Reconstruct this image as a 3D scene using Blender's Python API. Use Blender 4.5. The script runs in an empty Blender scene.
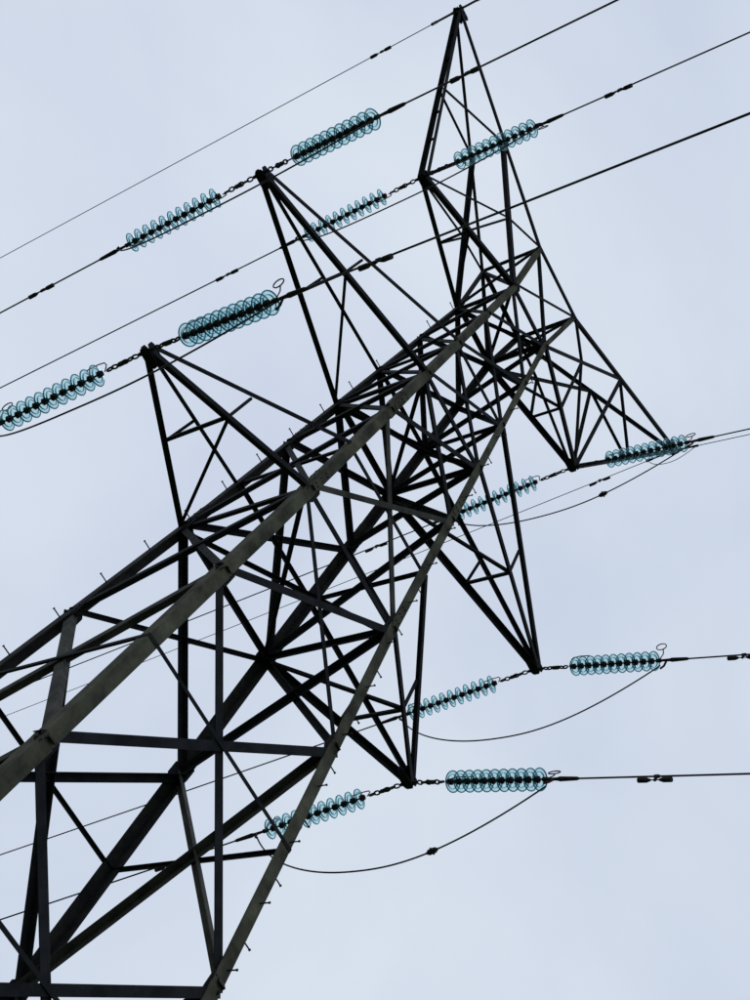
import bpy, math, random
import numpy as np
from mathutils import Vector, Matrix
random.seed(7)
sc=bpy.context.scene
K=0.56
cam0=np.array([9.5795,20.1226,1.6])
yaw,pit,rol=4.25,0.8513,0.6934
F=math.exp(0.3358)*1000
CAM=np.array([cam0[0]*K,cam0[1]*K,1.6])
def zk(z): return 1.6+(z-1.6)*K
Zr=[13.7333,19.4021,23.1176,27.3839,29.7489,31.8983,36.5218,43.4009]
Z={k:zk(v) for k,v in zip(['Lm','L0','L1','U1','L2','U2','L3','T4'],Zr)}
Z['Z0']=0.25; Z['Lm2']=5.35; Z['Lm3']=2.6; Z['K1']=zk(25.25); Z['M3']=zk(34.2)
A1,A2,A3,A4=5.8365*K,7.5*K,4.9019*K,8.1975*K
w0,w1,w3=2.2439*K,1.9378*K,1.0502*K
def wid(z):
    if z<Z['L1']: return w1+(w0-w1)*(z-Z['L1'])/(Z['L0']-Z['L1'])
    return w1+(w3-w1)*(z-Z['L1'])/(Z['L3']-Z['L1'])
# camera basis
fwd=np.array([math.cos(pit)*math.cos(yaw),math.cos(pit)*math.sin(yaw),math.sin(pit)])
rt=np.array([math.sin(yaw),-math.cos(yaw),0.]);up=np.cross(rt,fwd)
R=math.cos(rol)*rt+math.sin(rol)*up;U=-math.sin(rol)*rt+math.cos(rol)*up
def proj(P):
    q=np.array(P)-CAM;zc=max(q@fwd,.1);return np.array([375+F*(q@R)/zc,500-F*(q@U)/zc])
def ray(px):
    d=fwd*F+R*(px[0]-375)-U*(px[1]-500);return d/np.linalg.norm(d)
S={'A':(1,-1),'B':(1,1),'C':(-1,-1),'D':(-1,1)}
def node(l,z):
    if isinstance(z,str): z=Z[z]
    w=wid(z);return Vector((S[l][0]*w,S[l][1]*w,z))
# top of the body, where the legs meet the earth-wire beam
q=np.array([.7,.35,23.5])
def rs(q): return np.concatenate([proj((q[0],q[1],q[2]))-(556,240),proj((-q[0],q[1],q[2]))-(588,315)])
for it in range(30):
    r=rs(q);J=np.array([(rs(q+np.eye(3)[i]*1e-4)-r)/1e-4 for i in range(3)]).T
    q=q+np.linalg.lstsq(J,-r,rcond=None)[0]
if not(0.3<q[0]<1.5 and 22<q[2]<25.2): q=np.array([.7,.35,23.9])
q[1]=min(max(q[1],.15),.6)
TX,TY,TZ=q
def top(l): return Vector((S[l][0]*TX,S[l][1]*TY,TZ))

# ---------- materials
def mat(name,c1,c2,scale=6,rough=.7,metal=0.0,c3=None):
    m=bpy.data.materials.new(name);m.use_nodes=True;nt=m.node_tree;b=nt.nodes["Principled BSDF"]
    tc=nt.nodes.new("ShaderNodeTexCoord");n=nt.nodes.new("ShaderNodeTexNoise");n.inputs["Scale"].default_value=scale;n.inputs["Detail"].default_value=8
    n.inputs["Roughness"].default_value=.6
    cr=nt.nodes.new("ShaderNodeValToRGB");e=cr.color_ramp.elements
    e[0].position=.36;e[0].color=(*c1,1);e[1].position=.64;e[1].color=(*c2,1)
    if c3: x=e.new(.8);x.color=(*c3,1)
    nt.links.new(tc.outputs["Object"],n.inputs["Vector"]);nt.links.new(n.outputs["Fac"],cr.inputs["Fac"]);nt.links.new(cr.outputs["Color"],b.inputs["Base Color"])
    b.inputs["Roughness"].default_value=rough;b.inputs["Metallic"].default_value=metal;b.inputs["Specular IOR Level"].default_value=.12
    n2=nt.nodes.new("ShaderNodeTexNoise");n2.inputs["Scale"].default_value=60;bp=nt.nodes.new("ShaderNodeBump");bp.inputs["Strength"].default_value=.15;bp.inputs["Distance"].default_value=.004
    nt.links.new(tc.outputs["Object"],n2.inputs["Vector"]);nt.links.new(n2.outputs["Fac"],bp.inputs["Height"]);nt.links.new(bp.outputs["Normal"],b.inputs["Normal"])
    return m
M_leg=mat("mossy_leg_steel",(.034,.035,.026),(.098,.096,.068),3.5,.9,0,(.17,.165,.125))
M_leg2=mat("dark_leg_steel",(.014,.014,.016),(.034,.034,.031),5,.9)
M_br=mat("dark_galvanised_steel",(.008,.009,.012),(.021,.022,.025),4,.85)
M_br2=mat("grey_galvanised_steel",(.028,.028,.026),(.068,.067,.056),4,.85)
M_wire=mat("aged_conductor",(.02,.022,.027),(.04,.042,.048),30,.6)
M_cap=mat("insulator_cap_iron",(.012,.012,.013),(.038,.032,.028),20,.8)
def glass(name,tint,fac):
    m=bpy.data.materials.new(name);m.use_nodes=True;nt=m.node_tree;nt.nodes.clear()
    o=nt.nodes.new("ShaderNodeOutputMaterial");t=nt.nodes.new("ShaderNodeBsdfTransparent");g=nt.nodes.new("ShaderNodeBsdfGlossy")
    mx=nt.nodes.new("ShaderNodeMixShader");fr=nt.nodes.new("ShaderNodeLayerWeight");fr.inputs["Blend"].default_value=.35
    tc=nt.nodes.new("ShaderNodeTexCoord");n=nt.nodes.new("ShaderNodeTexNoise");n.inputs["Scale"].default_value=12
    cr=nt.nodes.new("ShaderNodeValToRGB");cr.color_ramp.elements[0].color=(*[c*.75 for c in tint],1);cr.color_ramp.elements[1].color=(*tint,1)
    nt.links.new(tc.outputs["Object"],n.inputs["Vector"]);nt.links.new(n.outputs["Fac"],cr.inputs["Fac"]);nt.links.new(cr.outputs["Color"],t.inputs["Color"])
    g.inputs["Roughness"].default_value=.08;g.inputs["Color"].default_value=(.55,.85,.9,1)
    mm=nt.nodes.new("ShaderNodeMath");mm.operation='MULTIPLY';mm.inputs[1].default_value=fac
    nt.links.new(fr.outputs["Facing"],mm.inputs[0]);nt.links.new(mm.outputs[0],mx.inputs[0]);nt.links.new(t.outputs[0],mx.inputs[1]);nt.links.new(g.outputs[0],mx.inputs[2]);nt.links.new(mx.outputs[0],o.inputs[0]);return m
M_gl=glass("toughened_glass",(.70,.92,.935),.45)
M_rim=glass("glass_rim_teal",(.05,.38,.43),.45)

def link(o): sc.collection.objects.link(o);return o
def empty(name): return link(bpy.data.objects.new(name,None))
class MB:
    def __init__(s): s.v=[];s.f=[];s.m=[]
    def add(s,v,f,m=0):
        o=len(s.v);s.v+=[tuple(x) for x in v];s.f+=[tuple(i+o for i in a) for a in f];s.m+=[m]*len(f)
    def obj(s,name,mats,parent=None,smooth=False):
        me=bpy.data.meshes.new(name);me.from_pydata(s.v,[],s.f)
        for m in mats: me.materials.append(m)
        me.polygons.foreach_set("material_index",s.m)
        if smooth: me.polygons.foreach_set("use_smooth",[True]*len(me.polygons))
        me.update();o=link(bpy.data.objects.new(name,me))
        if parent:o.parent=parent
        return o
def prism(mb,P,Q,poly,v,n,m=0):
    k=len(poly);vs=[P+v*a+n*b for a,b in poly]+[Q+v*a+n*b for a,b in poly]
    fs=[(i,(i+1)%k,(i+1)%k+k,i+k) for i in range(k)]+[tuple(range(k))[::-1],tuple(range(k,2*k))]
    mb.add(vs,fs,m)
def angle(mb,P,Q,s,n,m=0,off=None,flip=False):
    P=Vector(P);Q=Vector(Q);u=(Q-P).normalized();n=Vector(n);n=(n-u*n.dot(u))
    if n.length<1e-3: n=Vector((0.3,0.2,1));n=n-u*n.dot(u)
    n.normalize();v=u.cross(n);t=max(.006,s*.1)
    if flip:v=-v
    if off is None: off=random.uniform(-.012,.012)
    P=P+n*off;Q=Q+n*off
    poly=[(-s/2,0),(s/2,0),(s/2,-t),(-s/2+t,-t),(-s/2+t,-s),(-s/2,-s)]
    prism(mb,P,Q,poly,v,n,m)
def cyl(mb,P,Q,r,m=0,k=8,r2=None):
    P=Vector(P);Q=Vector(Q);u=(Q-P).normalized();a=Vector((0,0,1)) if abs(u.z)<.9 else Vector((1,0,0));v=u.cross(a).normalized();n=u.cross(v)
    r2=r if r2 is None else r2
    vs=[P+(v*math.cos(2*math.pi*i/k)+n*math.sin(2*math.pi*i/k))*r for i in range(k)]+[Q+(v*math.cos(2*math.pi*i/k)+n*math.sin(2*math.pi*i/k))*r2 for i in range(k)]
    mb.add(vs,[(i,(i+1)%k,(i+1)%k+k,i+k) for i in range(k)]+[tuple(range(k))[::-1],tuple(range(k,2*k))],m)
def plate(mb,C,u,v,su,sv,n,t=.01,m=0,bolts=True):
    C=Vector(C);u=Vector(u).normalized();n=Vector(n).normalized();v=n.cross(u)
    pts=[(-1,-.6),(-.7,-1),(.7,-1),(1,-.6),(1,.6),(.7,1),(-.7,1),(-1,.6)]
    poly=[(a*su,b*sv) for a,b in pts]
    vs=[C+u*a+v*b+n*t for a,b in poly]+[C+u*a+v*b for a,b in poly];k=8
    mb.add(vs,[(i,(i+1)%k,(i+1)%k+k,i+k) for i in range(k)]+[tuple(range(k))[::-1],tuple(range(k,2*k))],m)
    if bolts:
        for a in (-.55,0,.55):
            for b in (-.45,.45):
                c=C+u*su*a+v*sv*b+n*t;cyl(mb,c,c+n*.012,.010,1 if mb is legs else m,6)

pyl=empty("electricity_pylon")
legs=MB();br=MB();arm=MB();fit=MB()
chain=['Z0','Lm3','Lm2','Lm','L0','L1','K1','U1','L2','U2','M3','L3']
for l,(sx,sy) in S.items():
    lm=0 if l in 'BD' else 2
    def seg(P,Q,s,t):
        poly=[(0,0),(-s,0),(-s,-t),(-t,-t),(-t,-s),(0,-s)]
        k=6;vs=[P+Vector((a*sx,b*sy,0)) for a,b in poly]+[Q+Vector((a*sx,b*sy,0)) for a,b in poly]
        legs.add(vs,[(i,(i+1)%k,(i+1)%k+k,i+k) for i in range(k)]+[tuple(range(k))[::-1],tuple(range(k,2*k))],lm)
    sz=[.17,.17,.17,.16,.15,.14,.14,.13,.12,.11,.10]
    for i in range(len(chain)-1): seg(node(l,chain[i]),node(l,chain[i+1]),sz[i],.016)
    seg(node(l,'L3'),top(l),.085,.011)
    for zz in (Z['L1']+.25,Z['U1']+.35,7.0):
        c=node(l,zz);uu=(node(l,zz+1)-c)
        plate(legs,c+Vector((-sx*.075,sy*.001,0)),uu,None,.24,.055,(0,sy,0),.010,lm)
        plate(legs,c+Vector((sx*.001,-sy*.075,0)),uu,None,.24,.055,(sx,0,0),.010,lm)
    if l in 'AD':
        z=3.0
        i=0
        while z<Z['L3']:
            c=node(l,z)
            d=Vector((sx,0,0)) if i%2 else Vector((0,sy,0))
            c2=c+(Vector((0,-sy*.05,0)) if i%2 else Vector((-sx*.05,0,0)))
            cyl(fit,c2,c2+d*.13,.008,0,6);cyl(fit,c2+d*.12,c2+d*.132,.014,0,6)
            z+=.40;i+=1
faces=[('A','B',(1,0,0)),('B','D',(0,1,0)),('D','C',(-1,0,0)),('C','A',(0,-1,0))]
def bsz(z): return .105 if z<9 else .09 if z<13 else .078 if z<17 else .065
for a,b,n in faces:
    n=Vector(n)
    pan=['Z0','Lm3','Lm2','Lm','L0','L1','U1','L2','U2','M3','L3']
    for i in range(len(pan)-1):
        lo,hi=pan[i],pan[i+1];s=bsz(Z[lo])
        s2=s*(.62 if (a+b,i) in (('CA',4),('BD',4)) else 1)
        inn=-n*.02
        m1_=1 if (a+b,i) in (('AB',3),('DC',3),('BD',5),('AB',2)) else 0
        angle(br,node(a,lo)+inn,node(b,hi)+inn,s,n,m1_,off=0.012)
        angle(br,node(b,lo)+inn,node(a,hi)+inn,s2 if a=='C' or a=='B' else s,n,1 if (a+b,i) in (('AB',3),('BD',5),('DC',3)) else 0,off=-0.012,flip=True)
        if i in (0,1,2,3):
            zm=(Z[lo]*wid(Z[hi])+Z[hi]*wid(Z[lo]))/(wid(Z[lo])+wid(Z[hi]))
            angle(br,node(a,zm)+inn,node(b,zm)+inn,.045,n,0,off=.03)
    for lvl in ('L1','K1','L2','U2','L3'):
        angle(br,node(a,lvl),node(b,lvl),.07 if lvl[0]=='L' else .05,n,0,off=-.03)
    angle(br,node(a,'L3'),top(b),.05,n,0,off=.01);angle(br,node(b,'L3'),top(a),.05,n,0,off=-.02)
    angle(br,top(a),top(b),.06,n,0,off=.0)
    for lvl in ('Lm2','Lm','L0','L1','U1','L2','U2','L3'):
        for l,o in ((a,b),(b,a)):
            c=node(l,lvl);d=(node(o,lvl)-c).normalized();k=.11 if Z[lvl]<14 else .085
            plate(br,c+d*k*1.0-n*.022,(0,0,1),None,k*1.2,k*.8,n,.01,0)
for lvl in ('L1','L2','L3'):
    angle(br,node('A',lvl),node('D',lvl),.05,(0,0,1),0,off=-.05);angle(br,node('B',lvl),node('C',lvl),.05,(0,0,1),0,off=-.07)
# ---------- cross arms
def lp(a,b,t): return Vector(a)*(1-t)+Vector(b)*t
tips={}
def tipfit(T,sg):
    plate(arm,T+Vector((-sg*.07,0,-.05)),(1,0,0),None,.13,.075,(0,0,-1),.015,0)
    plate(arm,T+Vector((-sg*.08,.055,.02)),(1,0,.0),None,.15,.055,(0,1,0),.012,0)
    plate(arm,T+Vector((-sg*.08,-.055,.02)),(1,0,.0),None,.15,.055,(0,-1,0),.012,0)
    cyl(arm,T-Vector((0,.13,0.03)),T+Vector((0,.13,-.03)),.024,0,8)
for key,a,lo,hi in (('1',A1,'L1','K1'),('2',A2,'L2','U2')):
    for sg,(p,q_) in ((1,'AB'),(-1,'CD')):
        T=Vector((sg*a,0,Z[lo]));tips[key,sg]=T
        pl,ql,pu,qu=node(p,lo),node(q_,lo),node(p,hi),node(q_,hi)
        yy=Vector((0,.05,0))
        angle(arm,T-yy,pl,.09,(0,-1,0),0,off=0);angle(arm,T+yy,ql,.07,(0,1,0),0,off=0,flip=True)
        angle(arm,T-yy+Vector((0,0,.06)),pu,.06,(0,-1,0),0,off=0);angle(arm,T+yy+Vector((0,0,.06)),qu,.06,(0,1,0),0,off=0)
        m1,m2=lp(T,pl,.5),lp(T,ql,.5);n1,n2=lp(T,pu,.5),lp(T,qu,.5)
        angle(arm,m1,m2,.045,(0,0,-1),0);angle(arm,pl,m2,.045,(0,0,-1),0)
        angle(arm,m1,n1,.035,(0,-1,0),0);angle(arm,m2,n2,.035,(0,1,0),0)
        tipfit(T,sg)
for sg,(p,q_) in ((1,'AB'),(-1,'CD')):
    T=Vector((sg*A3,0,Z['L3']));E=Vector((sg*A4,-.07,Z['T4']));tips['3',sg]=T;tips['4',sg]=E
    yy=Vector((0,.06,0));p3,q3,pt,qt=node(p,'L3'),node(q_,'L3'),top(p),top(q_)
    for t_,base,s_ in ((pt,p3,-1),(qt,q3,1)):
        o=yy*s_;nn=(0,s_,0)
        angle(arm,T+o,base,.08,nn,0,off=0,flip=s_>0)
        angle(arm,E+o,t_,.06,nn,0,off=0)
        angle(arm,T+o*1.6,E+o,.07,nn,0,off=0,flip=s_>0)
        G=lp(E,t_,.57);H=lp(E+o,T+o,.5);Mb=lp(T+o,base,.5);N=lp(base,G,.45)
        angle(arm,base,G,.075,nn,0,off=.01)
        angle(arm,H,G,.045,nn,0);angle(arm,T+o,G,.05,nn,0)
        angle(arm,Mb,N,.04,nn,0);angle(arm,T+o,N,.04,nn,0)
        angle(arm,N,t_,.04,nn,0)
    angle(arm,lp(T,p3,.5),lp(T,q3,.5),.04,(0,0,-1),0);angle(arm,p3,lp(T,q3,.5),.04,(0,0,-1),0)
    for i in range(5):
        t=.15+.16*i;a_=lp(E,T,t);angle(arm,a_-yy,a_+yy,.04,(sg,0,0),0)
    tipfit(T,sg);tipfit(E,sg)
legs.obj("legs",[M_leg,M_br,M_leg2],pyl);br.obj("bracing",[M_br,M_br2],pyl);arm.obj("crossarms",[M_br],pyl);fit.obj("step_bolts",[M_br],pyl)
foot=MB()
for l in S:
    c=node(l,0.0);c.z=0
    cyl(foot,c-Vector((0,0,.3)),c+Vector((0,0,.35)),.45,0,20,.32)
foot.obj("concrete_footings",[mat("concrete",(.25,.24,.22),(.38,.37,.34),8,.9)],pyl)

# ---------- insulators
def lathe(mb,prof,k=20,m=0,x0=0):
    o=len(mb.v);n=len(prof)
    for x,r in prof:
        for i in range(k):
            a=2*math.pi*i/k;mb.v.append((x0+x,r*math.cos(a),r*math.sin(a)))
    for j in range(n-1):
        for i in range(k):
            mb.f.append((o+j*k+i,o+j*k+(i+1)%k,o+(j+1)*k+(i+1)%k,o+(j+1)*k+i));mb.m.append(m)
def torus(mb,C,R_,r,ax,sx=1.0,m=0,K1=14,K2=6):
    ax=Vector(ax).normalized();xx=Vector((1,0,0)) if abs(ax.x)<.9 else Vector((0,1,0));e1=(xx-ax*xx.dot(ax)).normalized();e2=ax.cross(e1);o=len(mb.v)
    for i in range(K1):
        a=2*math.pi*i/K1;c=Vector(C)+e1*math.cos(a)*R_*sx+e2*math.sin(a)*R_;d=(e1*math.cos(a)+e2*math.sin(a))
        for j in range(K2):
            b=2*math.pi*j/K2;mb.v.append(tuple(c+d*math.cos(b)*r+ax*math.sin(b)*r))
    for i in range(K1):
        for j in range(K2):
            mb.f.append((o+i*K2+j,o+((i+1)%K1)*K2+j,o+((i+1)%K1)*K2+(j+1)%K2,o+i*K2+(j+1)%K2));mb.m.append(m)
ND=11;SP=.140;X0=.56
def tube(mb,pts,r,m=0):
    for a,b in zip(pts[:-1],pts[1:]): cyl(mb,a,b,r,m,6)
ins=MB()
x=.06;i=0
while x<X0-.06:
    torus(ins,(x,0,0),.026,.012,(0,1,0) if i%2 else (0,0,1),1.7,0);x+=.075;i+=1
lathe(ins,[(.2,.012),(.2,.03),(.3,.03),(.3,.012)],8,0)
for d in range(ND):
    x=X0+d*SP
    lathe(ins,[(-.015,.012),(-.01,.035),(.03,.043),(.055,.045),(.065,.03),(.07,.012)],12,0,x)
    lathe(ins,[(.06,.012),(.13,.012)],8,0,x)
    lathe(ins,[(.035,.05),(.045,.085),(.058,.118),(.068,.130)],24,1,x)
    lathe(ins,[(.068,.127),(.066,.133),(.068,.140),(.075,.143),(.082,.139),(.082,.130),(.075,.126),(.068,.127)],28,2,x)
    lathe(ins,[(.058,.088),(.076,.090),(.076,.094),(.060,.095)],24,2,x)
XE=X0+ND*SP
lathe(ins,[(-.02,.01),(-.02,.03),(.05,.03),(.06,.018),(.2,.022),(.24,.032),(.48,.024),(.52,.012)],10,0,XE)
# arcing horns
tube(ins,[(XE+.02,0,0),(XE+.05,0,.12),(XE+.02,0,.20)],.008)
torus(ins,(XE-.03,0,.25),.055,.008,(0,1,0),1.5,0,16,6)
tube(ins,[(X0-.05,0,0),(X0-.06,0,.11),(X0-.02,0,.17),(X0+.08,0,.19),(X0+.25,0,.185)],.008)
tube(ins,[(XE+.15,0,0),(XE+.14,0,-.1),(XE+.09,0,-.15)],.016)
tmpl=ins.obj("insulator_string",[M_cap,M_gl,M_rim],None,True)
ime=tmpl.data;bpy.data.objects.remove(tmpl)
LEN=XE+.5
# ---------- wires
def svals(P,px,side,phi):
    P=np.array(P);n=np.cross(P-CAM,ray(px));dx,dy=math.sin(phi),side*math.cos(phi)
    return (n[0]*dx+n[1]*dy)/n[2]
edge={1:{('1',1):(750,113),('2',1):(617,0),('3',1):(750,32),('1',-1):(750,773),('2',-1):(750,654)},
     -1:{('2',1):(0,313),('3',1):(0,388),('4',1):(0,258),('1',-1):(0,920),('2',-1):(0,855),('3',-1):(0,695),('4',-1):(0,718)}}
PHI={};SM={}
for side in (1,-1):
    bst=None
    for phi in np.linspace(-.9,.9,361):
        ss=[svals(tips[k],px,side,phi) for k,px in edge[side].items() if k[0]!='4']
        sd=np.std(ss)+.02*abs(np.mean(ss)-.08)
        if bst is None or sd<bst[0]: bst=(sd,phi,np.median(ss))
    PHI[side]=bst[1];SM[side]=bst[2]
L=260.0
def closest_t(P,d,px):
    P=np.array(P);d=np.array(d);r=ray(px);w=P-CAM;a=d@d;b=d@r;c=r@r;dd=d@w;e=r@w
    return (b*e-c*dd)/(a*c-b*b)
def curve(name,pts,r,mt):
    cu=bpy.data.curves.new(name,'CURVE');cu.dimensions='3D';sp=cu.splines.new('POLY');sp.points.add(len(pts)-1)
    for p,v in zip(sp.points,pts): p.co=(*v,1)
    cu.bevel_depth=r;cu.bevel_resolution=2;cu.materials.append(mt);return link(bpy.data.objects.new(name,cu))
def place(o,P,d):
    d=Vector(d).normalized();y=Vector((0,0,1)).cross(d).normalized();z=d.cross(y)
    rr=Matrix.Rotation(o.get("roll",0.0),4,'X')
    o.matrix_world=Matrix(((d.x,y.x,z.x,P[0]),(d.y,y.y,z.y,P[1]),(d.z,y.z,z.z,P[2]),(0,0,0,1)))@rr
dmp=MB()
cyl(dmp,(-.2,0,-.06),(.2,0,-.06),.007)
for s_ in (-1,1):
    cyl(dmp,(s_*.06,0,-.06),(s_*.11,0,-.06),.014,0,10,.030);cyl(dmp,(s_*.11,0,-.06),(s_*.22,0,-.06),.030,0,10)
cyl(dmp,(0,0,-.07),(0,0,.015),.018);cyl(dmp,(-.03,0,0),(.03,0,0),.022)
to=dmp.obj("vibration_damper",[M_cap]);dme=to.data;bpy.data.objects.remove(to)
damp={(1,'1',1):(380,265),(1,'2',1):(468,75),(1,'3',1):(620,90),(1,'1',-1):(657,781),(1,'2',-1):(744,655),
 (-1,'2',1):(42,290),(-1,'3',1):(228,275),(-1,'1',-1):(170,867),(-1,'3',-1):(378,550),(-1,'4',1):(380,48),(-1,'4',-1):(603,488)}
ends={}
for side in (1,-1):
    phi=PHI[side]
    for k in tips:
        P=tips[k];px=edge[side].get(k);s=SM[side]
        if px is not None:
            s=svals(P,px,side,phi)
            te=closest_t(P,(math.sin(phi),side*math.cos(phi),-s),px);te=min(max(te,0),60);s=s/(1-te/L)
        s=float(min(max(s,-.05),.35))
        d=(math.sin(phi),side*math.cos(phi),-s)
        h=.13;P0=P+Vector((0,side*h,-.03))
        ln=math.sqrt(1+s*s)
        def W(t): return P0+Vector((d[0]*t,d[1]*t,-s*t+s/L*t*t))
        cond=k[0]!='4'
        ts=LEN/ln if cond else .25
        pts=[W(ts-.05+(L-ts)*(i/120)**1.6) for i in range(121)]
        curve("power_line" if cond else "earth_wire",pts,.0115 if cond else .008,M_wire)
        if cond:
            o=link(bpy.data.objects.new("insulator_string",ime));o["roll"]=random.uniform(-.5,.5);place(o,W(0),(W(ts)-W(0)))
            ends[side,k]=W((LEN-.42)/ln)+Vector((0,0,-.12))
        else: ends[side,k]=W(.38)
        if not cond:
            b=MB();cyl(b,W(0),W(.3),.02);cyl(b,W(.3),W(.42),.025);b.obj("earth_wire_clamp",[M_cap])
        dp=damp.get((side,*k))
        if dp:
            t=closest_t(P0,d,dp)
            if .5<t<60:
                o=link(bpy.data.objects.new("vibration_damper",dme));place(o,W(t),W(t+.1)-W(t))
for k in tips:
    a,b=ends[1,k],ends[-1,k];cond=k[0]!='4';sag=1.0 if cond else .38
    pts=[]
    for i in range(49):
        u=i/48;p=a.lerp(b,u);bul=(1-abs(2*u-1)**2.4)
        pts.append(p-Vector((0,0,sag*bul*(1+.05*math.sin(u*7+k[1])))))
    curve("jumper_cable",pts,.011 if cond else .007,M_wire)
    if k in (('1',-1),('3',-1)):
        u=13
        mb=MB();c=pts[u];dd=(pts[u+1]-pts[u-1]).normalized();sd=dd.cross(Vector((0,0,1))).normalized()
        cyl(mb,c-dd*.075,c-dd*.045,.016,0,10,.032);cyl(mb,c-dd*.045,c+dd*.045,.036,0,10);cyl(mb,c+dd*.045,c+dd*.075,.032,0,10,.016)
        cyl(mb,c-sd*.05,c+sd*.05,.012);mb.obj("jumper_clamp",[M_cap])

# ground
g=MB();N=60;ext=1500
for i in range(N+1):
    for j in range(N+1):
        u=(i/N*2-1);v=(j/N*2-1);x=ext*u*abs(u);y=ext*v*abs(v);r=math.hypot(x,y)
        g.v.append((x,y,(math.sin(x*.011)*math.cos(y*.013)*4)*min(1,max(0,(r-60)/200))))
for i in range(N):
    for j in range(N): g.f.append((i*(N+1)+j,(i+1)*(N+1)+j,(i+1)*(N+1)+j+1,i*(N+1)+j+1));g.m.append(0)
g.obj("grass_field",[mat("grass",(.035,.06,.02),(.08,.11,.04),.7,.95)])
# ---------- world
w=bpy.data.worlds.new("World");sc.world=w;w.use_nodes=True;nt=w.node_tree;bg=nt.nodes["Background"]
sk=nt.nodes.new("ShaderNodeTexSky");sk.sky_type='NISHITA';sk.sun_disc=False
az=yaw+.3;el=math.radians(52)
sk.sun_elevation=el;sk.sun_rotation=math.pi/2-az
tc=nt.nodes.new("ShaderNodeTexCoord");n=nt.nodes.new("ShaderNodeTexNoise");n.inputs["Scale"].default_value=2.6;n.inputs["Detail"].default_value=6;n.inputs["Roughness"].default_value=.5;n.inputs["Distortion"].default_value=.4
cr=nt.nodes.new("ShaderNodeValToRGB");cr.color_ramp.elements[0].position=.32;cr.color_ramp.elements[0].color=(.565,.64,.785,1);cr.color_ramp.elements[1].position=.68;cr.color_ramp.elements[1].color=(.70,.77,.865,1)
vm=nt.nodes.new("ShaderNodeVectorMath");vm.operation='SCALE';vm.inputs["Scale"].default_value=10
mx=nt.nodes.new("ShaderNodeMix");mx.data_type='RGBA';mx.inputs[0].default_value=.96
nt.links.new(tc.outputs["Generated"],n.inputs["Vector"]);nt.links.new(n.outputs["Fac"],cr.inputs["Fac"]);nt.links.new(cr.outputs["Color"],vm.inputs[0])
nt.links.new(sk.outputs["Color"],mx.inputs[6]);nt.links.new(vm.outputs[0],mx.inputs[7]);nt.links.new(mx.outputs[2],bg.inputs["Color"]);bg.inputs["Strength"].default_value=.1
sl=bpy.data.lights.new("sun","SUN");sl.energy=.6;sl.angle=math.radians(20);sl.color=(1,.97,.93);so=link(bpy.data.objects.new("sun",sl))
sd=Vector((math.cos(el)*math.cos(az),math.cos(el)*math.sin(az),math.sin(el)));so.rotation_euler=sd.to_track_quat('Z','Y').to_euler()
sc.view_settings.view_transform='Standard';sc.view_settings.look='None';sc.view_settings.exposure=0
cd=bpy.data.cameras.new("camera");co=link(bpy.data.objects.new("camera",cd));sc.camera=co
cd.sensor_width=36;cd.lens=F/1000*36;cd.clip_end=5000;cd.clip_start=.05
Bk=-fwd
co.matrix_world=Matrix(((R[0],U[0],Bk[0],CAM[0]),(R[1],U[1],Bk[1],CAM[1]),(R[2],U[2],Bk[2],CAM[2]),(0,0,0,1)))
